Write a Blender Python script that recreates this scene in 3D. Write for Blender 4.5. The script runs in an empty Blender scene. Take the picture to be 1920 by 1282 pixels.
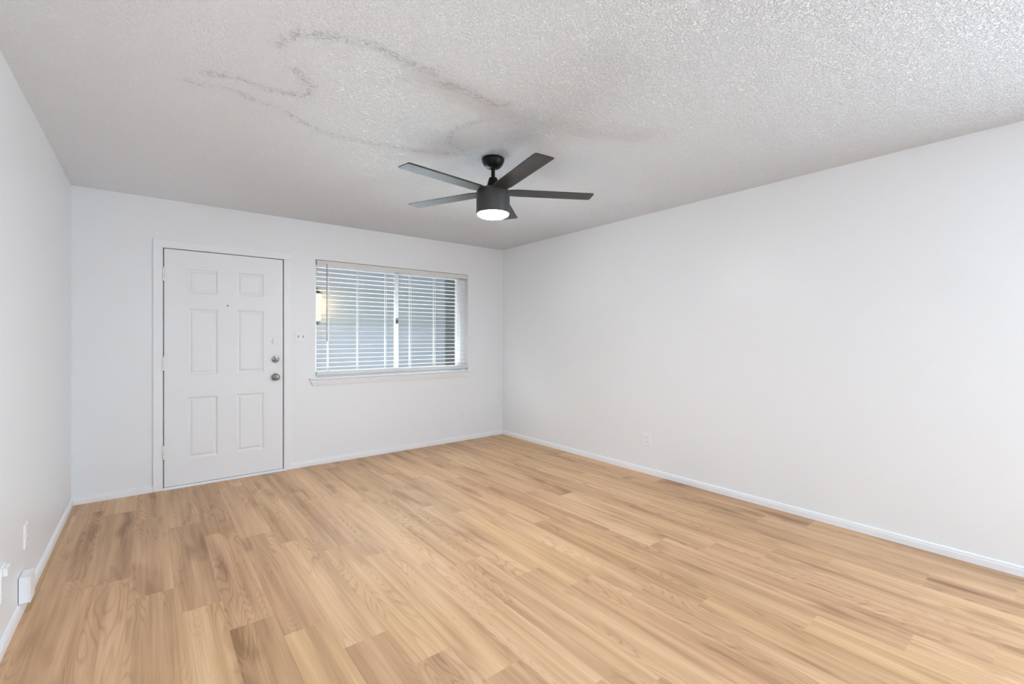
import bpy, bmesh, math, random
from mathutils import Vector, Matrix
random.seed(7)
S = bpy.context.scene
C = S.collection

# ---------------------------------------------------------------- constants
YB, XL, XR, HC, H = 4.792, -0.4766, 3.6515, 1.279, 2.44   # back wall, left wall, right wall, camera height, ceiling
YR = -2.6                                                  # rear wall behind the camera
YO = YB + 1.75                                             # wall across the walkway outside

# ---------------------------------------------------------------- camera
cd = bpy.data.cameras.new('camera')
cam = bpy.data.objects.new('camera', cd)
C.objects.link(cam)
cd.sensor_width = 36.0
cd.sensor_fit = 'HORIZONTAL'
cd.lens = 849.08 / 1920 * 36.0
cd.shift_y = -8.2 / 1920
cd.clip_start = 0.02
cam.location = (0, 0, HC)
cam.rotation_euler = (math.radians(90), 0, math.radians(-38.547))
S.camera = cam

# ---------------------------------------------------------------- world, lights, exposure
w = bpy.data.worlds.new('world')
S.world = w
w.use_nodes = True
bg = w.node_tree.nodes['Background']
bg.inputs['Color'].default_value = (0.90, 0.94, 1.0, 1)
bg.inputs['Strength'].default_value = 0.6

S.view_settings.view_transform = 'Standard'
S.view_settings.look = 'None'
S.view_settings.exposure = 0.14
S.view_settings.gamma = 1.0
S.view_settings.use_curve_mapping = False
S.cycles.max_bounces = 12
S.cycles.diffuse_bounces = 8
S.cycles.sample_clamp_indirect = 6.0
S.cycles.caustics_reflective = False
S.cycles.caustics_refractive = False


def area(name, loc, rot, sx, sy, power, color=(1, 1, 1)):
    l = bpy.data.lights.new(name, 'AREA')
    l.shape = 'RECTANGLE'
    l.size, l.size_y, l.energy, l.color = sx, sy, power, color
    o = bpy.data.objects.new(name, l)
    o.location, o.rotation_euler = loc, rot
    C.objects.link(o)
    return o


R = math.radians
# added fill lamps at a made-up rear opening, one upright, one low and tilted
area('rear_fill_upright', (1.70, YR - 0.03, 1.25), (R(88), 0, R(180)), 3.5, 2.0, 30, (0.77, 0.895, 1.0))
area('rear_fill_low', (1.70, YR - 0.10, 0.40), (R(128), 0, R(180)), 3.5, 0.7, 1450, (0.70, 0.872, 1.0))
# added fill lamp at a made-up opening in the right wall, out of view
area('side_fill', (XR + 0.05, -1.60, 1.12), (R(100), 0, R(90)), 1.6, 1.9, 122, (0.765, 0.895, 1.0))
# added overhead fill lamp behind the camera, no fixture known there
area('overhead_fill', (1.6, -1.3, H - 0.03), (0, 0, 0), 1.6, 1.6, 4, (0.84, 0.93, 1.0))
# added lamp outside, hidden under the window sill, standing in for light off paving
sill_fill = area('under_sill_fill', (2.3, YB + 1.15, 0.45), (R(-130), 0, 0), 2.6, 0.8, 150, (0.86, 0.94, 1.0))
sill_fill.data.spread = R(85)

# ---------------------------------------------------------------- materials
def new_mat(name, color, rough=0.5, spec=0.5, metal=0.0):
    m = bpy.data.materials.new(name)
    m.use_nodes = True
    b = m.node_tree.nodes['Principled BSDF']
    b.inputs['Base Color'].default_value = (*color, 1)
    b.inputs['Roughness'].default_value = rough
    b.inputs['Specular IOR Level'].default_value = spec
    b.inputs['Metallic'].default_value = metal
    return m, m.node_tree, b


def noise_bump(nt, b, scale, strength, dist, detail=3.0):
    tc = nt.nodes.new('ShaderNodeTexCoord')
    n = nt.nodes.new('ShaderNodeTexNoise')
    n.inputs['Scale'].default_value = scale
    n.inputs['Detail'].default_value = detail
    bp = nt.nodes.new('ShaderNodeBump')
    bp.inputs['Strength'].default_value = strength
    bp.inputs['Distance'].default_value = dist
    nt.links.new(tc.outputs['Object'], n.inputs['Vector'])
    nt.links.new(n.outputs['Fac'], bp.inputs['Height'])
    nt.links.new(bp.outputs['Normal'], b.inputs['Normal'])


def paint(name, color, rough, spec, scale=90, strength=0.25, dist=0.0015):
    m, nt, b = new_mat(name, color, rough, spec)
    noise_bump(nt, b, scale, strength, dist)
    return m


M = {}
M['wall'] = paint('wall_paint', (0.815, 0.838, 0.864), 0.38, 0.5, 70, 0.12, 0.002)
M['trim'] = paint('trim_paint', (0.84, 0.86, 0.89), 0.35, 0.5, 60, 0.10, 0.001)
M['door'] = paint('door_paint', (0.82, 0.84, 0.865), 0.35, 0.5, 55, 0.10, 0.001)
M['plastic'] = paint('white_plastic', (0.835, 0.858, 0.885), 0.3, 0.5, 200, 0.02, 0.0005)
M['slot'] = paint('dark_slot', (0.06, 0.06, 0.06), 0.6, 0.3, 200, 0.02, 0.0005)
M['blind'] = paint('blind_slat', (0.80, 0.80, 0.79), 0.4, 0.4, 120, 0.05, 0.0005)
M['rail'] = paint('blind_rail', (0.70, 0.685, 0.665), 0.4, 0.4, 120, 0.05, 0.0005)
M['cord'] = paint('blind_cord', (0.85, 0.85, 0.84), 0.7, 0.2, 400, 0.2, 0.0003)
M['wand'] = paint('clear_wand', (0.33, 0.34, 0.36), 0.2, 0.5, 200, 0.02, 0.0003)
M['vinyl'] = paint('window_vinyl', (0.86, 0.87, 0.88), 0.4, 0.4, 100, 0.03, 0.0005)
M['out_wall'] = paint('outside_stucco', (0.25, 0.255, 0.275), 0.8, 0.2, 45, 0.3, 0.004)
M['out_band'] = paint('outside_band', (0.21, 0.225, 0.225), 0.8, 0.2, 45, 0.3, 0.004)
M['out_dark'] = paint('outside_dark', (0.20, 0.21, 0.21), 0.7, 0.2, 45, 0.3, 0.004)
M['concrete'] = paint('concrete', (0.55, 0.54, 0.52), 0.85, 0.2, 30, 0.3, 0.004)
M['black'] = paint('fan_black', (0.006, 0.006, 0.006), 0.4, 0.2, 200, 0.03, 0.0004)
M['motor'] = paint('fan_motor_gray', (0.05, 0.05, 0.051), 0.42, 0.35, 200, 0.03, 0.0004)
M['blade'] = paint('fan_blade_gray', (0.036, 0.036, 0.036), 0.40, 0.25, 140, 0.05, 0.0005)
M['chrome'] = new_mat('satin_nickel', (0.24, 0.24, 0.24), 0.2, 0.5, 1.0)[0]
noise_bump(M['chrome'].node_tree, M['chrome'].node_tree.nodes['Principled BSDF'], 300, 0.02, 0.0003)
M['lantern_metal'] = paint('lantern_metal', (0.03, 0.03, 0.03), 0.5, 0.4, 200, 0.1, 0.0005)


def emit_mat(name, color, strength):
    m = bpy.data.materials.new(name)
    m.use_nodes = True
    nt = m.node_tree
    nt.nodes.clear()
    e = nt.nodes.new('ShaderNodeEmission')
    e.inputs['Color'].default_value = (*color, 1)
    e.inputs['Strength'].default_value = strength
    o = nt.nodes.new('ShaderNodeOutputMaterial')
    nt.links.new(e.outputs[0], o.inputs['Surface'])
    return m


M['lens'] = emit_mat('fan_light_lens', (0.90, 0.965, 1.0), 190.0)
M['lantern_glass'] = emit_mat('lantern_glass', (1.0, 0.74, 0.42), 1.9)
M['bulb'] = emit_mat('lantern_bulb', (1.0, 0.75, 0.45), 14.0)


def glass_mat():
    m = bpy.data.materials.new('window_glass')
    m.use_nodes = True
    nt = m.node_tree
    nt.nodes.clear()
    t = nt.nodes.new('ShaderNodeBsdfTransparent')
    t.inputs['Color'].default_value = (0.94, 0.96, 0.96, 1)
    g = nt.nodes.new('ShaderNodeBsdfGlossy')
    g.inputs['Roughness'].default_value = 0.28
    f = nt.nodes.new('ShaderNodeFresnel')
    f.inputs['IOR'].default_value = 1.33
    mx = nt.nodes.new('ShaderNodeMixShader')
    o = nt.nodes.new('ShaderNodeOutputMaterial')
    nt.links.new(f.outputs[0], mx.inputs[0])
    nt.links.new(t.outputs[0], mx.inputs[1])
    nt.links.new(g.outputs[0], mx.inputs[2])
    nt.links.new(mx.outputs[0], o.inputs['Surface'])
    return m


M['glass'] = glass_mat()


class NT:
    """small helper to write node graphs as expressions"""
    def __init__(s, nt):
        s.nt = nt

    def link(s, a, inp):
        if isinstance(a, (int, float)):
            inp.default_value = a
        elif isinstance(a, tuple):
            inp.default_value = a
        else:
            s.nt.links.new(a, inp)

    def math(s, op, a, b=0.0, c=None, clamp=False):
        n = s.nt.nodes.new('ShaderNodeMath')
        n.operation = op
        n.use_clamp = clamp
        s.link(a, n.inputs[0])
        s.link(b, n.inputs[1])
        if c is not None:
            s.link(c, n.inputs[2])
        return n.outputs[0]

    def xyz(s, x, y, z):
        n = s.nt.nodes.new('ShaderNodeCombineXYZ')
        for i, v in enumerate((x, y, z)):
            s.link(v, n.inputs[i])
        return n.outputs[0]

    def noise(s, vec, scale=1.0, detail=2.0, rough=0.5, dist=0.0):
        n = s.nt.nodes.new('ShaderNodeTexNoise')
        s.link(vec, n.inputs['Vector'])
        n.inputs['Scale'].default_value = scale
        n.inputs['Detail'].default_value = detail
        n.inputs['Roughness'].default_value = rough
        n.inputs['Distortion'].default_value = dist
        return n.outputs['Fac']

    def ramp(s, fac, stops):
        n = s.nt.nodes.new('ShaderNodeValToRGB')
        e = n.color_ramp.elements
        while len(e) < len(stops):
            e.new(0.5)
        for el, (p, c) in zip(e, stops):
            el.position = p
            el.color = (*c, 1)
        s.link(fac, n.inputs[0])
        return n.outputs[0]

    def smooth(s, v, a, b):
        n = s.nt.nodes.new('ShaderNodeMapRange')
        n.interpolation_type = 'SMOOTHSTEP'
        s.link(v, n.inputs[0])
        n.inputs[1].default_value = a
        n.inputs[2].default_value = b
        return n.outputs[0]


def floor_mat():
    m, nt, b = new_mat('oak_plank_floor', (0.6, 0.4, 0.25), 0.42, 0.35)
    g = NT(nt)
    geo = nt.nodes.new('ShaderNodeNewGeometry')
    sep = nt.nodes.new('ShaderNodeSeparateXYZ')
    nt.links.new(geo.outputs['Position'], sep.inputs[0])
    X, Y = sep.outputs[0], sep.outputs[1]
    at = nt.nodes.new('ShaderNodeAttribute')
    at.attribute_name = 'plank'
    sc = nt.nodes.new('ShaderNodeSeparateColor')
    nt.links.new(at.outputs['Color'], sc.inputs[0])
    tone, sd, hue = sc.outputs[0], sc.outputs[1], sc.outputs[2]
    ox = g.math('MULTIPLY', sd, 91.7)
    oy = g.math('MULTIPLY', sd, 57.3)
    x, y = g.math('ADD', X, ox), g.math('ADD', Y, oy)
    # wide streaks of lighter and darker wood along the plank
    broad = g.noise(g.xyz(g.math('MULTIPLY', x, 11.0), g.math('MULTIPLY', y, 0.75), sd), 1.0, 2.0, 0.5)
    # cathedral and knot figure: contour lines of a stretched noise field
    field = g.noise(g.xyz(g.math('MULTIPLY', x, 8.5), g.math('MULTIPLY', y, 0.95), 3.1), 1.0, 1.6, 0.4, 0.15)
    rings = g.math('PINGPONG', g.math('MULTIPLY', field, 26.0), 0.5)
    rings = g.math('MULTIPLY', rings, 2.0)
    line = g.math('SUBTRACT', 1.0, g.smooth(rings, 0.0, 0.55))
    mask = g.smooth(g.noise(g.xyz(g.math('MULTIPLY', x, 6.0), g.math('MULTIPLY', y, 1.1), 9.7), 1.0, 1.0), 0.44, 0.62)
    line = g.math('MULTIPLY', line, mask)
    # dark heart of the figure
    heart = g.smooth(g.noise(g.xyz(g.math('MULTIPLY', x, 8.5), g.math('MULTIPLY', y, 1.9), 5.5), 1.0, 1.5, 0.5, 0.3), 0.56, 0.74)
    # fine pores
    fine = g.noise(g.xyz(g.math('MULTIPLY', x, 150.0), g.math('MULTIPLY', y, 3.0), 1.3), 1.0, 3.0, 0.6)
    mid = g.noise(g.xyz(g.math('MULTIPLY', x, 42.0), g.math('MULTIPLY', y, 0.9), 7.3), 1.0, 2.0, 0.55)
    v = g.math('ADD', tone, g.math('MULTIPLY', g.math('SUBTRACT', broad, 0.5), 1.0))
    v = g.math('ADD', v, g.math('MULTIPLY', g.math('SUBTRACT', mid, 0.5), 0.55))
    v = g.math('ADD', v, g.math('MULTIPLY', g.math('SUBTRACT', fine, 0.5), 0.42))
    v = g.math('SUBTRACT', v, g.math('MULTIPLY', heart, 0.26))
    v = g.math('SUBTRACT', v, g.math('MULTIPLY', line, 0.20), clamp=True)
    col = g.ramp(v, [(0.0, FLOOR_C[0]), (0.33, FLOOR_C[1]), (0.62, FLOOR_C[2]), (1.0, FLOOR_C[3])])
    # slight shift towards yellow or pink per plank
    mix = nt.nodes.new('ShaderNodeMix')
    mix.data_type = 'RGBA'
    mix.blend_type = 'MULTIPLY'
    mix.inputs[0].default_value = 1.0
    nt.links.new(col, mix.inputs[6])
    tint = g.ramp(hue, [(0.0, (1.01, 0.985, 0.98)), (0.5, (1.0, 1.0, 1.0)), (1.0, (1.0, 1.0, 0.93))])
    nt.links.new(tint, mix.inputs[7])
    nt.links.new(mix.outputs[2], b.inputs['Base Color'])
    bp = nt.nodes.new('ShaderNodeBump')
    bp.inputs['Strength'].default_value = 0.12
    bp.inputs['Distance'].default_value = 0.0006
    nt.links.new(fine, bp.inputs['Height'])
    nt.links.new(bp.outputs[0], b.inputs['Normal'])
    nt.links.new(g.math('ADD', 0.36, g.math('MULTIPLY', fine, 0.16)), b.inputs['Roughness'])
    return m


FLOOR_C = [(0.27, 0.144, 0.070), (0.44, 0.258, 0.138), (0.585, 0.364, 0.203), (0.755, 0.508, 0.315)]
M['floor'] = floor_mat()


def ceiling_mat():
    m, nt, b = new_mat('popcorn_ceiling', (0.80, 0.80, 0.80), 0.4, 0.5)
    g = NT(nt)
    tc = nt.nodes.new('ShaderNodeNewGeometry')
    P = tc.outputs['Position']
    at = nt.nodes.new('ShaderNodeAttribute')
    at.attribute_name = 'patch'
    sc = nt.nodes.new('ShaderNodeSeparateColor')
    nt.links.new(at.outputs['Color'], sc.inputs[0])
    rough_area, edge = sc.outputs[0], sc.outputs[1]
    n1 = g.noise(P, 115.0, 3.0, 0.6, 0.6)
    n2 = g.noise(P, 62.0, 2.0, 0.5, 0.4)
    blob = g.smooth(g.math('ADD', g.math('MULTIPLY', n1, 0.65), g.math('MULTIPLY', n2, 0.35)), 0.40, 0.62)
    # coarse flakes along the ragged borders of old patches
    fl = g.smooth(g.noise(P, 60.0, 2.0, 0.6, 1.2), 0.50, 0.62)
    e = g.math('MULTIPLY', g.math('MULTIPLY', edge, fl), g.smooth(g.noise(P, 6.0, 2.0), 0.22, 0.50))
    hgt = g.math('ADD', g.math('MULTIPLY', blob, rough_area), g.math('MULTIPLY', e, 1.1))
    bp = nt.nodes.new('ShaderNodeBump')
    bp.inputs['Strength'].default_value = 0.9
    bp.inputs['Distance'].default_value = 0.008
    nt.links.new(hgt, bp.inputs['Height'])
    nt.links.new(bp.outputs[0], b.inputs['Normal'])
    # dirt on the border flakes; base colour darker in the hollows between blobs
    cave = g.math('MULTIPLY', g.math('SUBTRACT', 1.0, blob), rough_area)
    d = g.math('ADD', g.math('MULTIPLY', cave, 0.10), g.math('MULTIPLY', e, 0.55), clamp=True)
    col = g.ramp(d, [(0.0, CEIL_C), (1.0, (0.30, 0.30, 0.31))])
    nt.links.new(col, b.inputs['Base Color'])
    return m


CEIL_C = (0.865, 0.895, 0.945)
M['ceiling'] = ceiling_mat()

# ---------------------------------------------------------------- mesh helpers
def link(name, bm, mats, parent=None, smooth=False, loc=None):
    me = bpy.data.meshes.new(name)
    bm.normal_update()
    bm.to_mesh(me)
    bm.free()
    for m in (mats if isinstance(mats, (list, tuple)) else [mats]):
        me.materials.append(m)
    if smooth:
        for p in me.polygons:
            p.use_smooth = True
        try:
            me.set_sharp_from_angle(angle=R(38))
        except Exception:
            pass
    o = bpy.data.objects.new(name, me)
    C.objects.link(o)
    if parent is not None:
        o.parent = parent
        if loc is None:
            # geometry is written in world space: keep it there under a moved root
            me.transform(Matrix.Translation(-world_loc(parent)))
    if loc is not None:
        o.location = loc
    return o


def world_loc(o):
    v = Vector((0, 0, 0))
    while o is not None:
        v += o.location
        o = o.parent
    return v


def meta(o, label=None, cat=None, group=None, kind=None):
    if label:
        o['label'] = label
    if cat:
        o['category'] = cat
    if group:
        o['group'] = group
    if kind:
        o['kind'] = kind
    return o


def root(name, loc, label, cat, group=None, kind=None):
    o = bpy.data.objects.new(name, None)
    o.empty_display_size = 0.1
    o.location = loc
    C.objects.link(o)
    return meta(o, label, cat, group, kind)


def add_box(bm, x0, x1, y0, y1, z0, z1, bevel=0.0, seg=2, mat=0):
    r = bmesh.ops.create_cube(bm, size=1.0)
    vs = r['verts']
    for v in vs:
        v.co = Vector(((x0 + x1) / 2 + v.co.x * (x1 - x0), (y0 + y1) / 2 + v.co.y * (y1 - y0), (z0 + z1) / 2 + v.co.z * (z1 - z0)))
    fs = list({f for v in vs for f in v.link_faces})
    for f in fs:
        f.material_index = mat
    if bevel > 0:
        es = list({e for v in vs for e in v.link_edges})
        r = bmesh.ops.bevel(bm, geom=es, offset=bevel, segments=seg, affect='EDGES', profile=0.6)
        for f in r['faces']:
            f.material_index = mat
    return bm


def box(x0, x1, y0, y1, z0, z1, bevel=0.0, seg=2):
    return add_box(bmesh.new(), x0, x1, y0, y1, z0, z1, bevel, seg)


def add_lathe(bm, prof, center, axis='Z', n=40, mat=0, cap=True):
    """revolve (radius, height) pairs round an axis through center"""
    cx, cy, cz = center
    rings = []
    for r, h in prof:
        ring = []
        for i in range(n):
            a = 2 * math.pi * i / n
            u, v = r * math.cos(a), r * math.sin(a)
            if axis == 'Z':
                p = (cx + u, cy + v, cz + h)
            elif axis == 'Y':
                p = (cx + u, cy + h, cz + v)
            else:
                p = (cx + h, cy + u, cz + v)
            ring.append(bm.verts.new(p))
        rings.append(ring)
    for a, b in zip(rings, rings[1:]):
        for i in range(n):
            f = bm.faces.new((a[i], a[(i + 1) % n], b[(i + 1) % n], b[i]))
            f.material_index = mat
    if cap:
        for ring in (rings[0], rings[-1]):
            f = bm.faces.new(ring)
            f.material_index = mat
    bmesh.ops.recalc_face_normals(bm, faces=bm.faces)
    return bm


def lathe(prof, center, axis='Z', n=40, cap=True):
    return add_lathe(bmesh.new(), prof, center, axis, n, 0, cap)


def prism(bm, pts, x0, x1, axis='X', cut0=None, cut1=None):
    """extrude a closed 2D outline along an axis; pts are (y,z) for X, (x,z) for Y"""
    a, b = [], []
    for k, (p, q) in enumerate(pts):
        u0 = x0 + (cut0[k] if cut0 else 0)
        u1 = x1 + (cut1[k] if cut1 else 0)
        if axis == 'X':
            a.append(bm.verts.new((u0, p, q)))
            b.append(bm.verts.new((u1, p, q)))
        else:
            a.append(bm.verts.new((p, u0, q)))
            b.append(bm.verts.new((p, u1, q)))
    n = len(pts)
    for i in range(n):
        bm.faces.new((a[i], a[(i + 1) % n], b[(i + 1) % n], b[i]))
    bm.faces.new(a)
    bm.faces.new(b)
    bmesh.ops.recalc_face_normals(bm, faces=bm.faces)
    return bm


def wall_sheet(us, vs, holes, to3, t0, t1):
    """a solid wall with rectangular holes; us, vs are grid lines, to3(u,v,t) gives the point"""
    bm = bmesh.new()
    cache = {}

    def V(i, j, t):
        k = (i, j, t)
        if k not in cache:
            cache[k] = bm.verts.new(to3(us[i], vs[j], t))
        return cache[k]

    def solid(i, j):
        if i < 0 or j < 0 or i >= len(us) - 1 or j >= len(vs) - 1:
            return False
        cu, cv = (us[i] + us[i + 1]) / 2, (vs[j] + vs[j + 1]) / 2
        return not any(a < cu < b and c < cv < d for a, b, c, d in holes)

    for i in range(len(us) - 1):
        for j in range(len(vs) - 1):
            if not solid(i, j):
                continue
            for t in (t0, t1):
                bm.faces.new((V(i, j, t), V(i + 1, j, t), V(i + 1, j + 1, t), V(i, j + 1, t)))
            for (di, dj, e) in ((-1, 0, ((i, j), (i, j + 1))), (1, 0, ((i + 1, j), (i + 1, j + 1))),
                                (0, -1, ((i, j), (i + 1, j))), (0, 1, ((i, j + 1), (i + 1, j + 1)))):
                if not solid(i + di, j + dj):
                    (a, b), (c, d) = e
                    bm.faces.new((V(a, b, t0), V(c, d, t0), V(c, d, t1), V(a, b, t1)))
    bmesh.ops.recalc_face_normals(bm, faces=bm.faces)
    return bm


# ---------------------------------------------------------------- room shell
T = 0.14
DX0, DX1, DZ1 = 0.0765, 1.0005, 2.0335          # door opening
WX0, WX1, WZ0, WZ1 = 1.293, 3.113, 0.852, 2.066   # window opening

bm = wall_sheet([XL - T, DX0, DX1, WX0, WX1, XR + T], [-0.12, 0.0, WZ0, DZ1, WZ1, H + 0.1],
                [(DX0, DX1, 0.0, DZ1), (WX0, WX1, WZ0, WZ1)], lambda u, v, t: (u, t, v), YB, YB + T)
meta(link('wall_back', bm, M['wall']), 'white end wall holding the entry door and the window', 'wall', kind='structure')
meta(link('wall_left', box(XL - T, XL, YR - T, YB, -0.12, H + 0.1), M['wall']), 'plain white wall to the left of the entry door', 'wall', kind='structure')
bm = wall_sheet([YR - T, -2.42, -0.78, YB], [-0.12, 0.08, 2.10, H + 0.1], [(-2.42, -0.78, 0.08, 2.10)],  # hole behind the camera added for the side fill lamp
                lambda u, v, t: (t, u, v), XR, XR + T)
meta(link('wall_right', bm, M['wall']), 'long bare white wall to the right of the window', 'wall', kind='structure')
bm = wall_sheet([XL, -0.1, 3.5, XR], [-0.12, 0.15, 2.3, H + 0.1], [(-0.1, 3.5, 0.15, 2.3)],  # unseen opening added only for the rear fill lamps
                lambda u, v, t: (u, t, v), YR - T, YR)
meta(link('wall_rear', bm, M['wall']), 'white wall with a wide opening added for the fill lamps, behind the camera', 'wall', kind='structure')

# floor: planks 177 mm wide laid towards the door wall, joints where the photo has them
PW, PL, PX0 = 0.17745, 1.203, 0.09
ANCH = {-3: 3.30, -2: 3.157, -1: 2.885, 0: 2.60, 1: 2.316, 2: 2.128, 3: 1.888, 4: 1.624, 5: 1.387, 6: 2.32, 7: 2.187,
        8: 1.879, 9: 1.640, 10: 1.39, 11: 1.14, 12: 0.755, 13: 0.447, 14: 0.215, 15: 1.15, 16: 0.89, 17: 0.508, 18: 0.2, 19: 1.155}
TONE = {(-3, 0): 0.50, (-3, -1): 0.50, (-2, 0): 0.40, (-2, -1): 0.58, (-1, 0): 0.48, (-1, 1): 0.52, (-1, -1): 0.46,
        (0, 1): 0.50, (0, 0): 0.38, (0, -1): 0.64, (1, 1): 0.38, (1, 0): 0.63, (1, -1): 0.38, (2, 1): 0.62, (2, 0): 0.44,
        (2, -1): 0.58, (3, 1): 0.57, (3, 0): 0.64, (3, -1): 0.40, (4, 0): 0.66, (4, -1): 0.50, (5, 0): 0.66, (5, -1): 0.46}
bm = bmesh.new()
cl = bm.loops.layers.float_color.new('plank')
FX0, FX1, FY0, FY1 = XL - 0.05, XR + 0.05, YR - 0.1, YB + 0.05
for k in range(-4, 21):
    a, b = max(FX0, PX0 + k * PW), min(FX1, PX0 + (k + 1) * PW)
    if b - a < 0.002:
        continue
    y0 = ANCH.get(k, 1.9 + 0.31 * k)
    j0 = int(math.floor((FY0 - y0) / PL)) - 1
    for j in range(j0, j0 + 12):
        c, d = max(FY0, y0 + j * PL), min(FY1, y0 + (j + 1) * PL)
        if d - c < 0.002:
            continue
        tone = TONE.get((k, j), random.uniform(0.44, 0.64)) + (0.035 if k <= 0 else 0.0)
        seed, hue = random.random(), random.random()
        f = bm.faces.new([bm.verts.new(p) for p in ((a, c, 0), (b, c, 0), (b, d, 0), (a, d, 0))])
        for lp in f.loops:
            lp[cl] = (tone, seed, hue, 1)
r = bmesh.ops.extrude_face_region(bm, geom=[])
fl = link('floor', bm, M['floor'])
meta(fl, 'light oak plank floor with planks running towards the door wall', 'floor', kind='structure')
meta(link('ground', box(-4, 9, YB + T, YO + 3.5, -0.2, -0.03), M['concrete']), 'concrete walkway outside the window', 'ground', kind='structure')

# ceiling with the ragged borders of old patches (pixel outlines carried onto the ceiling plane)
cy_, sy_ = math.cos(R(38.547)), math.sin(R(38.547))


def ceil_pt(px, py):
    X, v = (px - 960) / 849.08, -(py - 632.8) / 849.08
    s = (H - HC) / v
    return ((X * cy_ + sy_) * s, (-X * sy_ + cy_) * s)


def crop(pts):
    return [ceil_pt(300 + a / 2.4, b / 2.4) for a, b in pts]


LINES = [crop(p) for p in (
    [(540, 205), (548, 186), (600, 170), (650, 150), (720, 160), (800, 165), (860, 190), (960, 200), (1020, 235), (1080, 265), (1140, 293), (1240, 330)],
    [(200, 330), (330, 345), (400, 375), (500, 405), (600, 425), (650, 430), (690, 395), (640, 345), (615, 318)],
    [(130, 365), (200, 375), (330, 405), (420, 450), (500, 470), (560, 500), (640, 550), (720, 590), (800, 615), (900, 635), (1000, 650), (1150, 680), (1280, 690), (1400, 700)],
    [(1100, 355), (1200, 375), (1300, 385), (1380, 400), (1440, 440), (1520, 470), (1570, 465)],
    [(1500, 535), (1400, 555), (1340, 580), (1310, 610), (1300, 640), (1360, 675)])]
SEGS = [(a, b) for L in LINES for a, b in zip(L, L[1:])]


def seg_d(p, a, b):
    ax, ay = a
    bx, by = b
    dx, dy = bx - ax, by - ay
    t = max(0, min(1, ((p[0] - ax) * dx + (p[1] - ay) * dy) / (dx * dx + dy * dy + 1e-9)))
    return math.hypot(p[0] - ax - t * dx, p[1] - ay - t * dy)


def lines_axis(a, b, c, d, step):
    out = [a]
    x = c
    while x < d:
        out.append(x)
        x += step
    out.append(b)
    return out


cxs = lines_axis(XL - 0.05, XR + 0.05, XL, 2.6, 0.0225)
cys = lines_axis(YR - 0.1, YB + 0.05, 0.2, 4.0, 0.0225)
bm = bmesh.new()
pl = bm.verts.layers.float_color.new('patch')
grid = []
for x in cxs:
    row = []
    for y in cys:
        v = bm.verts.new((x, y, H))
        d = min(seg_d((x, y), a, b) for a, b in SEGS)
        e = max(0.0, 1 - d / 0.036)
        # heavier stipple towards the right-hand wall, skimmed smoother towards the left
        t = max(0.0, min(1.0, (x - 0.2) / 1.5))
        v[pl] = (0.40 + 0.60 * t, e, 0, 1)
        row.append(v)
    grid.append(row)
for i in range(len(cxs) - 1):
    for j in range(len(cys) - 1):
        bm.faces.new((grid[i][j], grid[i][j + 1], grid[i + 1][j + 1], grid[i + 1][j]))
ce = link('ceiling', bm, M['ceiling'])
meta(ce, 'white stippled popcorn ceiling with ragged patched areas', 'ceiling', kind='structure')
meta(link('roof', box(XL - T, XR + T, YR - T, YB + T, H + 0.1, H + 0.25), M['out_wall']), 'roof slab over the room', 'roof', kind='structure')

# baseboards with a bead along the top
def base_prof(s):
    return [(0.0, 0.0), (s * 0.012, 0.0), (s * 0.012, 0.034), (s * 0.0095, 0.041), (s * 0.0105, 0.046), (s * 0.0075, 0.052), (0.0, 0.054)]


bm = bmesh.new()
for x0, x1 in ((XL, 0.0118), (1.0655, XR)):
    prism(bm, [(YB + p, q) for p, q in base_prof(-1)], x0, x1, 'X')
meta(link('baseboard_back', bm, M['trim']), 'low white baseboard under the window wall', 'baseboard', kind='structure')
bm = prism(bmesh.new(), [(XL + p, q) for p, q in base_prof(1)], YR, YB, 'Y')
meta(link('baseboard_left', bm, M['trim']), 'low white baseboard along the wall left of the door', 'baseboard', kind='structure')
bm = prism(bmesh.new(), [(XR + p, q) for p, q in base_prof(-1)], YR, YB, 'Y')
meta(link('baseboard_right', bm, M['trim']), 'low white baseboard along the long right wall', 'baseboard', kind='structure')

# ---------------------------------------------------------------- entry door
cas = bmesh.new()
cw, ct = 0.0655, 0.016
add_box(cas, DX0 - cw, DX0, YB - ct, YB, 0, DZ1, 0.004)
add_box(cas, DX1, DX1 + cw, YB - ct, YB, 0, DZ1, 0.004)
add_box(cas, DX0 - cw, DX1 + cw, YB - ct, YB, DZ1, DZ1 + 0.070, 0.004)
meta(link('trim_1', cas, M['trim']), 'white painted casing round the entry door', 'door casing', kind='structure')
jb = bmesh.new()
for x0, x1 in ((DX0 - 0.001, DX0 + 0.016), (DX1 - 0.016, DX1 + 0.001)):
    add_box(jb, x0, x1, YB + 0.0412, YB + T, 0, DZ1)
add_box(jb, DX0, DX1, YB + 0.0412, YB + T, DZ1 - 0.016, DZ1)
meta(link('trim_2', jb, M['trim']), 'white door stop inside the entry doorway', 'door stop', kind='structure')
th = bmesh.new()
prism(th, [(YB + T, 0.0), (YB - 0.020, 0.0), (YB - 0.020, 0.010), (YB - 0.012, 0.017), (YB + T, 0.017)], DX0, DX1 + 0.022, 'X')
meta(link('trim_3', th, M['trim']), 'white threshold strip under the entry door', 'threshold', kind='structure')

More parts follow.
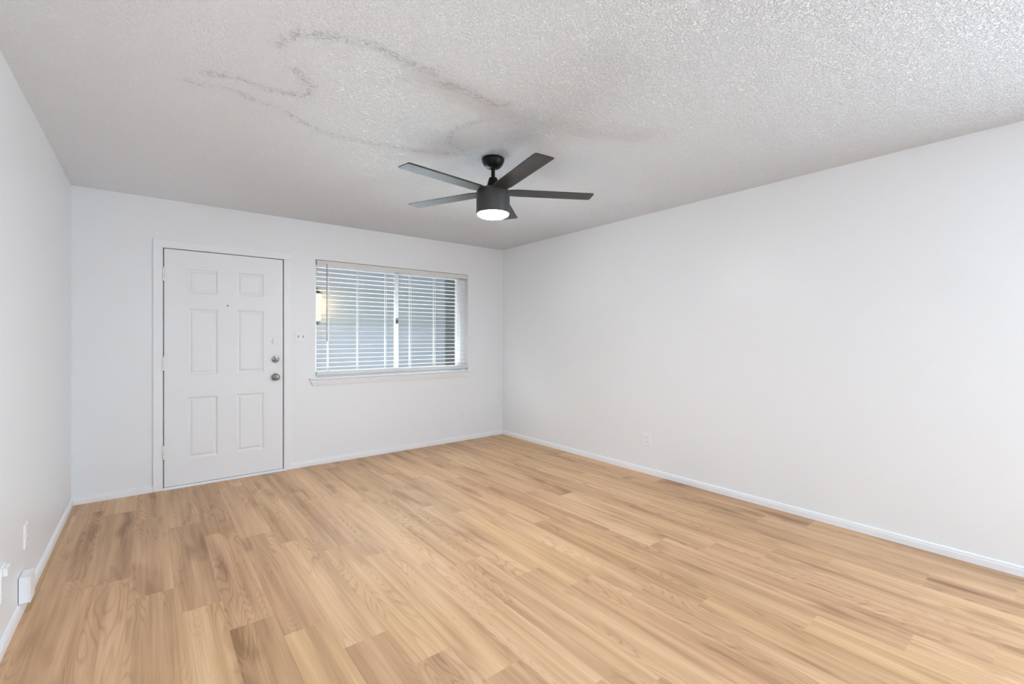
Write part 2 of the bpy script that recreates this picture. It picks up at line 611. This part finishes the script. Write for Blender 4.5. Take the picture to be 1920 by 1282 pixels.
door = root('door_1', ((DX0 + DX1) / 2, YB, 0), 'white six-panel entry door with silver knob and deadbolt', 'door', kind='structure')
FY = YB - 0.003                                    # front face
SX0, SX1, SZ0, SZ1 = DX0 + 0.0085, DX1 - 0.009, 0.021, DZ1 - 0.007
PANELS = [(x0, x1, z0, z1) for (x0, x1) in ((0.2455, 0.4650), (0.6070, 0.8300))
          for (z0, z1) in ((1.661, 1.8745), (0.954, 1.531), (0.234, 0.765))]
us = sorted({SX0, SX1, *[v for p in PANELS for v in p[:2]]})
vs = sorted({SZ0, SZ1, *[v for p in PANELS for v in p[2:]]})
bm = wall_sheet(us, vs, PANELS, lambda u, v, t: (u, t, v), FY, FY + 0.044)
# drop the hole side walls: panels close the front
kill = [f for f in bm.faces if abs(f.normal.y) < 0.5 and any(
    p[0] - 1e-4 <= f.calc_center_median().x <= p[1] + 1e-4 and p[2] - 1e-4 <= f.calc_center_median().z <= p[3] + 1e-4 for p in PANELS)]
bmesh.ops.delete(bm, geom=kill, context='FACES')
for (x0, x1, z0, z1) in PANELS:
    rings = []
    for ins, dep in ((0, 0), (0.006, 0.0035), (0.012, 0.0135), (0.020, 0.0145), (0.034, 0.0045), (0.038, 0.0035)):
        rings.append([bm.verts.new((a, FY + dep, b)) for a, b in ((x0 + ins, z0 + ins), (x1 - ins, z0 + ins), (x1 - ins, z1 - ins), (x0 + ins, z1 - ins))])
    for a, b in zip(rings, rings[1:]):
        for i in range(4):
            bm.faces.new((a[i], a[(i + 1) % 4], b[(i + 1) % 4], b[i]))
    bm.faces.new(rings[-1])
    bm.faces.new([bm.verts.new((a, FY + 0.044, b)) for a, b in ((x0, z0), (x1, z0), (x1, z1), (x0, z1))])
bmesh.ops.remove_doubles(bm, verts=bm.verts, dist=1e-5)
bmesh.ops.recalc_face_normals(bm, faces=bm.faces)
link('door_panel', bm, M['door'], door)
for zc in (1.809, 1.059, 0.315):
    hb = bmesh.new()
    hx, hy = DX0 + 0.003, YB - 0.0115 - ct * 0.5
    for q in range(5):
        add_lathe(hb, [(0.0075, 0.0), (0.0085, 0.001), (0.0085, 0.0195), (0.0075, 0.0205)], (hx, hy, zc - 0.056 + q * 0.0222), 'Z', 16)
    add_lathe(hb, [(0.0035, 0), (0.006, 0.002), (0.006, 0.004), (0.0035, 0.006)], (hx, hy, zc + 0.055), 'Z', 16)
    add_box(hb, hx, hx + 0.014, FY - 0.0025, FY + 0.001, zc - 0.054, zc + 0.054, 0.0008)
    add_box(hb, hx - 0.002, hx + 0.003, hy, FY - 0.001, zc - 0.054, zc + 0.054)
    link('hinge', hb, M['door'], door, smooth=True)
ph = add_lathe(bmesh.new(), [(0.0065, 0), (0.0065, -0.002), (0.0045, -0.003)], (0.5396, FY, 1.5656), 'Y', 20)
pe = link('peephole', ph, M['chrome'], door, smooth=True)
link('peephole_lens', lathe([(0.004, -0.0028), (0.004, -0.0036), (0.002, -0.0042)], (0.5396, FY, 1.5656), 'Y', 16), M['slot'], pe, smooth=True)
# white security latch, above the deadbolt
lx, lz = 0.9264, 1.245
lat = link('door_latch', lathe([(0.031, 0), (0.031, -0.004), (0.027, -0.008)], (lx, FY, lz), 'Y', 32), M['plastic'], door, smooth=True)
link('latch_turn', box(lx - 0.024, lx + 0.024, FY - 0.022, FY - 0.007, lz - 0.008, lz + 0.006, 0.004), M['plastic'], lat)
# deadbolt
lx, lz = 0.9278, 1.0725
db = link('deadbolt', lathe([(0.0325, 0), (0.0325, -0.006), (0.0295, -0.011), (0.019, -0.013), (0.018, -0.016)], (lx, FY, lz), 'Y', 36), M['chrome'], door, smooth=True)
link('thumb_turn', box(lx - 0.021, lx + 0.021, FY - 0.034, FY - 0.014, lz - 0.006, lz + 0.006, 0.004), M['chrome'], db, smooth=True)
# knob
lx, lz = 0.9287, 0.9035
kn = link('door_knob', lathe([(0.011, -0.006), (0.011, -0.026), (0.018, -0.031), (0.0275, -0.040), (0.029, -0.048), (0.026, -0.056), (0.019, -0.060), (0.012, -0.0605)],
                             (lx, FY, lz), 'Y', 36), M['chrome'], door, smooth=True)
link('rosette', lathe([(0.033, 0), (0.033, -0.004), (0.028, -0.008), (0.012, -0.009)], (lx, FY, lz), 'Y', 36), M['chrome'], kn, smooth=True)
link('lock_button', lathe([(0.006, -0.0600), (0.006, -0.064), (0.004, -0.065)], (lx, FY, lz), 'Y', 20), M['chrome'], kn, smooth=True)

# ---------------------------------------------------------------- window
win = root('window_1', ((WX0 + WX1) / 2, YB, WZ0), 'sliding window with white frame behind the blind', 'window', kind='structure')
GY = YB + 0.090


def frame_ring(bm, x0, x1, z0, z1, wl, wr, wt, y0, y1, bev=0.002):
    add_box(bm, x0, x0 + wl, y0, y1, z0, z1, bev, 1)
    add_box(bm, x1 - wr, x1, y0, y1, z0, z1, bev, 1)
    add_box(bm, x0 + wl, x1 - wr, y0, y1, z0, z0 + wt, bev, 1)
    add_box(bm, x0 + wl, x1 - wr, y0, y1, z1 - wt, z1, bev, 1)
    return bm


link('window_frame', frame_ring(bmesh.new(), WX0 + 0.001, WX1 - 0.001, WZ0 + 0.024, WZ1 - 0.001, 0.012, 0.075, 0.030, YB + 0.072, YB + 0.135), M['vinyl'], win)
sa = link('window_sash', frame_ring(bmesh.new(), WX0 + 0.0135, 2.221, WZ0 + 0.0545, WZ1 - 0.0315, 0.022, 0.040, 0.030, GY + 0.018, GY + 0.038), M['vinyl'], win)
link('glass_pane', box(WX0 + 0.034, 2.183, GY + 0.026, GY + 0.029, WZ0 + 0.083, WZ1 - 0.060), M['glass'], sa)
sb = link('window_sash', frame_ring(bmesh.new(), 2.180, WX1 - 0.0765, WZ0 + 0.0545, WZ1 - 0.0315, 0.040, 0.044, 0.030, GY - 0.006, GY + 0.014), M['vinyl'], win)
link('glass_pane', box(2.218, WX1 - 0.119, GY + 0.002, GY + 0.005, WZ0 + 0.083, WZ1 - 0.060), M['glass'], sb)
link('sash_lock', box(2.186, 2.212, GY - 0.022, GY - 0.005, 1.44, 1.50, 0.004), M['slot'], sb)
st = bmesh.new()
prism(st, [(YB + 0.075, 0.8745), (YB - 0.034, 0.8745), (YB - 0.043, 0.8725), (YB - 0.047, 0.868), (YB - 0.044, 0.8615), (YB - 0.014, 0.8575), (YB - 0.012, 0.845),
           (YB - 0.023, 0.838), (YB, 0.838), (YB, 0.8525), (YB + 0.075, 0.8525)], WX0 + 0.001, WX1 - 0.001, 'X')
for x0, x1 in ((1.2345, WX0 + 0.001), (WX1 - 0.001, 3.160)):
    prism(st, [(YB, 0.8745), (YB - 0.034, 0.8745), (YB - 0.043, 0.8725), (YB - 0.047, 0.868), (YB - 0.044, 0.8615), (YB - 0.014, 0.8575), (YB - 0.012, 0.845),
               (YB - 0.023, 0.838), (YB, 0.838)], x0, x1, 'X')
link('window_sill', st, M['trim'], win)
ap = bmesh.new()
pp = [(YB, 0.838), (YB - 0.0225, 0.838), (YB - 0.0225, 0.831), (YB - 0.019, 0.820), (YB - 0.016, 0.806), (YB - 0.013, 0.796), (YB, 0.796)]
prism(ap, pp, 1.2485, 3.128, 'X', [0, 0, .001, .005, .010, .015, .015], [0, 0, -.001, -.005, -.010, -.015, -.015])
link('window_apron', ap, M['trim'], win)

# ---------------------------------------------------------------- blind
bl = root('window_blind', (2.2, YB + 0.035, 0.897), 'white horizontal slat blind, slats open, hanging inside the window recess', 'blind')
BX0, BX1 = 1.3045, 3.1045
hr = bmesh.new()
add_box(hr, BX0 + 0.006, BX1 - 0.004, YB + 0.012, YB + 0.062, 2.018, 2.060, 0.002)
add_box(hr, BX0, BX1, YB - 0.002, YB + 0.009, 2.0115, 2.0615, 0.003)
link('headrail', hr, M['rail'], bl)
sl = bmesh.new()
tilt = R(2.0)
NS = 24
for i in range(NS):
    z = 1.9935 - 0.0463 * i + (0.0)
    if z < 0.945:
        break
    n = 7
    top, bot = [], []
    for q in range(n):
        s = q / (n - 1) - 0.5
        yy = YB + 0.036 + s * 0.050 * math.cos(tilt)
        zz = z + 0.0035 * (0.25 - s * s) * 2 + s * 0.050 * math.sin(tilt)
        top.append((yy, zz + 0.0017))
        bot.append((yy, zz - 0.0017))
    prism(sl, top + bot[::-1], BX0 + 0.003, BX1 - 0.006, 'X')
link('slat_panel', sl, M['blind'], bl)
link('bottom_rail', box(BX0 + 0.002, BX1 - 0.003, YB + 0.008, YB + 0.062, 0.8965, 0.9335, 0.005), M['rail'], bl)
for lx in (1.424, 1.730, 2.043, 2.340, 2.655, 2.960):
    lc = bmesh.new()
    for yy in (YB + 0.0085, YB + 0.0635):
        add_box(lc, lx - 0.0022, lx + 0.0022, yy - 0.0008, yy + 0.0008, 0.930, 2.015)
    add_box(lc, lx - 0.001, lx + 0.001, YB + 0.035, YB + 0.037, 0.930, 2.015)
    link('ladder_cord', lc, M['cord'], bl)
wd = add_lathe(bmesh.new(), [(0.003, 0), (0.0045, -0.004), (0.0045, -0.70), (0.006, -0.705), (0.006, -0.775), (0.003, -0.78)], (1.400, YB - 0.010, 2.022), 'Z', 10)
add_lathe(wd, [(0.004, -0.014), (0.004, 0.0)], (1.400, YB + 0.0, 2.024), 'Y', 10)
link('tilt_wand', wd, M['wand'], bl, smooth=True)

# ---------------------------------------------------------------- outside the window
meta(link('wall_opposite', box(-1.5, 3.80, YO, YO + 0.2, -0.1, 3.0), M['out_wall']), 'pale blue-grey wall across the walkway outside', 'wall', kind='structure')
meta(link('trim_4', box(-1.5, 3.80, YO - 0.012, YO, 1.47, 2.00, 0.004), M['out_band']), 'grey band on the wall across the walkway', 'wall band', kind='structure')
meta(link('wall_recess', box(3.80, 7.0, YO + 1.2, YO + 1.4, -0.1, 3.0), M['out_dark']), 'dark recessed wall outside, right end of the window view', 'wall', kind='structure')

LX, LY = 1.742, YB + 1.60
ln = root('wall_lantern', (LX, YO - 0.012, 1.45), 'lit black wall lantern outside, seen through left edge of the blind', 'lantern')
link('backplate', box(LX - 0.05, LX + 0.05, YO - 0.032, YO - 0.012, 1.62, 1.86, 0.006), M['lantern_metal'], ln)
link('arm', box(LX - 0.012, LX + 0.012, LY, YO - 0.030, 1.878, 1.898, 0.004), M['lantern_metal'], ln)
cap = link('roof_cap', lathe([(0.075, 1.868), (0.078, 1.874), (0.050, 1.892), (0.020, 1.910), (0.010, 1.918)], (LX, LY, 0), 'Z', 6), M['lantern_metal'], ln)
link('finial', lathe([(0.006, 1.916), (0.006, 1.928), (0.012, 1.936), (0.010, 1.946), (0.003, 1.952)], (LX, LY, 0), 'Z', 16), M['lantern_metal'], cap, smooth=True)
link('glass_shade', lathe([(0.048, 1.50), (0.066, 1.866)], (LX, LY, 0), 'Z', 6), M['lantern_glass'], ln)
link('lantern_base', lathe([(0.012, 1.455), (0.020, 1.470), (0.052, 1.490), (0.052, 1.502)], (LX, LY, 0), 'Z', 6), M['lantern_metal'], ln)
pd = bpy.data.lights.new('lantern_light', 'POINT')
pd.energy, pd.color, pd.shadow_soft_size = 5.0, (1.0, 0.62, 0.28), 0.05
po = bpy.data.objects.new('lantern_light', pd)
C.objects.link(po)
po.location = (LX + 0.10, LY - 0.02, 1.72)

# ---------------------------------------------------------------- ceiling fan
FX, FYY = 1.7335, 2.3726
fan = root('ceiling_fan', (FX, FYY, 2.20), 'black five-blade ceiling fan with a lit round lamp, hung from the ceiling', 'ceiling fan')
link('canopy', lathe([(0.070, 2.4385), (0.0735, 2.432), (0.0725, 2.420), (0.062, 2.397), (0.046, 2.380), (0.030, 2.374), (0.020, 2.3735)], (FX, FYY, 0), 'Z', 48), M['black'], fan, smooth=True)
link('downrod', lathe([(0.0125, 2.302), (0.0125, 2.378)], (FX, FYY, 0), 'Z', 24), M['black'], fan, smooth=True)
link('downrod_cover', lathe([(0.016, 2.316), (0.026, 2.312), (0.029, 2.304), (0.046, 2.243), (0.047, 2.236)], (FX, FYY, 0), 'Z', 40), M['black'], fan, smooth=True)
mh = link('motor_housing', lathe([(0.045, 2.238), (0.095, 2.236), (0.104, 2.230), (0.107, 2.222), (0.1085, 2.205), (0.1085, 2.082), (0.1065, 2.0785), (0.098, 2.0785)], (FX, FYY, 0), 'Z', 64), M['motor'], fan, smooth=True)
prof = [(0.1000, 2.0800), (0.1000, 2.0775)] + [(0.0995 * math.cos(a), 2.0775 - 0.026 * math.sin(a)) for a in [R(q) for q in (12, 25, 38, 50, 62, 74, 84)]]
link('light_lens', lathe(prof, (FX, FYY, 0), 'Z', 64), M['lens'], fan, smooth=True)


def blade_bm(ang):
    bm = bmesh.new()
    r0, r1, hw, th = 0.100, 0.662, 0.060, 0.0055
    out = [(r0, -hw * 0.80), (0.150, -hw)]
    for q in range(5):
        a = R(-90 + 22.5 * q)
        out.append((r1 - 0.014 + 0.014 * math.cos(a), -hw + 0.014 + 0.014 * math.sin(a)))
    for q in range(5):
        a = R(22.5 * q)
        out.append((r1 - 0.014 + 0.014 * math.cos(a), hw - 0.014 + 0.014 * math.sin(a)))
    out += [(0.150, hw), (r0, hw * 0.80)]
    top, bot, bev = [], [], []
    p = R(3.0)

    def P(u, v, z):
        z2 = z - v * math.sin(p)
        return (FX + u * math.cos(ang) - v * math.sin(ang), FYY + u * math.sin(ang) + v * math.cos(ang), 2.218 + z2)
    for u, v in out:
        top.append(bm.verts.new(P(u, v, th)))
        bev.append(bm.verts.new(P(u, v, th * (0.55 if v > 0 else 0.25))))
        vv = v - 0.010 * max(0.0, v / hw) ** 2 if v > 0 else v
        bot.append(bm.verts.new(P(u, vv, 0)))
    n = len(out)
    for A, B in ((top, bev), (bev, bot)):
        for i in range(n):
            bm.faces.new((A[i], A[(i + 1) % n], B[(i + 1) % n], B[i]))
    bm.faces.new(top)
    bm.faces.new(bot)
    bmesh.ops.recalc_face_normals(bm, faces=bm.faces)
    return bm


def bracket_bm(ang):
    bm = bmesh.new()

    def P(u, v, z):
        return (FX + u * math.cos(ang) - v * math.sin(ang), FYY + u * math.sin(ang) + v * math.cos(ang), z)
    pts = [(0.085, -0.030), (0.155, -0.026), (0.168, -0.012), (0.168, 0.012), (0.155, 0.026), (0.085, 0.030)]
    a = [bm.verts.new(P(u, v, 2.2245)) for u, v in pts]
    b = [bm.verts.new(P(u, v, 2.2285)) for u, v in pts]
    for i in range(6):
        bm.faces.new((a[i], a[(i + 1) % 6], b[(i + 1) % 6], b[i]))
    bm.faces.new(a)
    bm.faces.new(b)
    bmesh.ops.recalc_face_normals(bm, faces=bm.faces)
    return bm


for k in range(5):
    a = R(-174 + 72 * k)
    bo = link('blade', blade_bm(a), M['blade'], fan)
    link('blade_bracket', bracket_bm(a), M['black'], bo)

# ---------------------------------------------------------------- outlets, switch, small boxes
def frame_of(wall, u, z):
    """matrix carrying local (x right, y out of the wall, z up) onto a wall"""
    if wall == 'back':
        return Matrix.Translation((u, YB, z)) @ Matrix(((1, 0, 0, 0), (0, -1, 0, 0), (0, 0, 1, 0), (0, 0, 0, 1)))
    if wall == 'right':
        return Matrix.Translation((XR, u, z)) @ Matrix(((0, -1, 0, 0), (-1, 0, 0, 0), (0, 0, 1, 0), (0, 0, 0, 1)))
    return Matrix.Translation((XL, u, z)) @ Matrix(((0, 1, 0, 0), (1, 0, 0, 0), (0, 0, 1, 0), (0, 0, 0, 1)))


def wlink(name, bm, mats, parent, mx, smooth=False):
    bmesh.ops.transform(bm, matrix=mx, verts=bm.verts)
    bmesh.ops.recalc_face_normals(bm, faces=bm.faces)
    return link(name, bm, mats, parent, smooth)


def plate_bm(w_, h_, d=0.0055):
    bm = bmesh.new()
    rings = []
    for ins, y in ((0.0, 0.0), (0.0, d * 0.45), (0.0025, d * 0.85), (0.006, d)):
        rings.append([bm.verts.new((sx * (w_ / 2 - ins), y, sz * (h_ / 2 - ins))) for sx, sz in ((-1, -1), (1, -1), (1, 1), (-1, 1))])
    for a, b in zip(rings, rings[1:]):
        for i in range(4):
            bm.faces.new((a[i], a[(i + 1) % 4], b[(i + 1) % 4], b[i]))
    bm.faces.new(rings[0])
    bm.faces.new(rings[-1])
    return bm


def outlet(wall, u, z, label):
    mx = frame_of(wall, u, z)
    t = root('wall_outlet', mx.translation, label, 'outlet', 'duplex outlets low on the walls')
    wlink('cover_plate', plate_bm(0.071, 0.114), M['plastic'], t, mx)
    for s in (-1, 1):
        rb = bmesh.new()
        c = s * 0.0195
        pts = [(0.0165 * math.cos(a), max(-0.0125, min(0.0125, 0.0165 * math.sin(a)))) for a in [2 * math.pi * q / 28 for q in range(28)]]
        a_ = [rb.verts.new((x, 0.0050, c + q)) for x, q in pts]
        b_ = [rb.verts.new((x, 0.0072, c + q)) for x, q in pts]
        for i in range(28):
            rb.faces.new((a_[i], a_[(i + 1) % 28], b_[(i + 1) % 28], b_[i]))
        rb.faces.new(b_)
        rc = wlink('receptacle', rb, M['plastic'], t, mx)
        for x, hh in ((-0.0062, 0.0080), (0.0062, 0.0066)):
            wlink('slot', add_box(bmesh.new(), x - 0.0011, x + 0.0011, 0.0068, 0.0075, c + 0.0025 - hh / 2, c + 0.0025 + hh / 2), M['slot'], rc, mx)
        gb = add_lathe(bmesh.new(), [(0.0024, 0.0068), (0.0024, 0.0075)], (0, 0, c - 0.0075), 'Y', 14)
        wlink('slot', gb, M['slot'], rc, mx)
    wlink('screw', add_lathe(bmesh.new(), [(0.0035, 0.005), (0.003, 0.0066)], (0, 0, 0), 'Y', 16), M['plastic'], t, mx)
    return t


outlet('right', 2.5385, 0.3215, 'white outlet low on the long bare wall right of the window')
outlet('back', 3.045, 0.3310, 'white outlet below the right end of the window sill')
outlet('left', 3.182, 0.3230, 'white outlet on the wall left of the door, above the small white box')

mx = frame_of('back', 1.1535, 1.2920)
sw = root('light_switch', mx.translation, 'white double light switch between door and window', 'light switch')
wlink('cover_plate', plate_bm(0.116, 0.114), M['plastic'], sw, mx)
for s in (-1, 1):
    x = s * 0.023
    fr = bmesh.new()
    add_box(fr, x - 0.0052, x + 0.0052, 0.0050, 0.0060, -0.012, 0.012)
    wlink('switch_slot', fr, M['slot'], sw, mx)
    tg = bmesh.new()
    prism(tg, [(0.005, -0.004), (0.016, 0.004), (0.016, 0.010), (0.005, 0.009)], x - 0.0040, x + 0.0040, 'X')
    wlink('toggle_lever', tg, M['plastic'], sw, mx)
    for zz in (-0.030, 0.030):
        wlink('screw', add_lathe(bmesh.new(), [(0.0035, 0.0050), (0.003, 0.0066)], (x, 0, zz), 'Y', 14), M['plastic'], sw, mx)

# small surface box standing on the left baseboard
jx = root('junction_box', (XL, 3.072, 0.056), 'small white surface box on the baseboard below the left wall outlet', 'wall box')
link('box_body', box(XL + 0.002, XL + 0.036, 3.024, 3.120, 0.058, 0.176, 0.002), M['plastic'], jx)
link('box_cover', box(XL + 0.0355, XL + 0.041, 3.022, 3.122, 0.056, 0.178, 0.003), M['plastic'], jx)
link('box_shadow_gap', box(XL, XL + 0.0025, 3.026, 3.118, 0.060, 0.174), M['slot'], jx)  # dark sheet painting the shadow gap between box and wall

# wall plate at the left edge of the frame
mx = frame_of('left', 2.742, 0.278)
wp = root('cable_plate', mx.translation, 'white wall plate with a stubby plug, cut by the left edge of the photo', 'wall plate')
wlink('cover_plate', plate_bm(0.080, 0.135), M['plastic'], wp, mx)
wlink('plug', add_box(bmesh.new(), -0.024, 0.036, 0.005, 0.020, 0.030, 0.064, 0.004), M['plastic'], wp, mx)
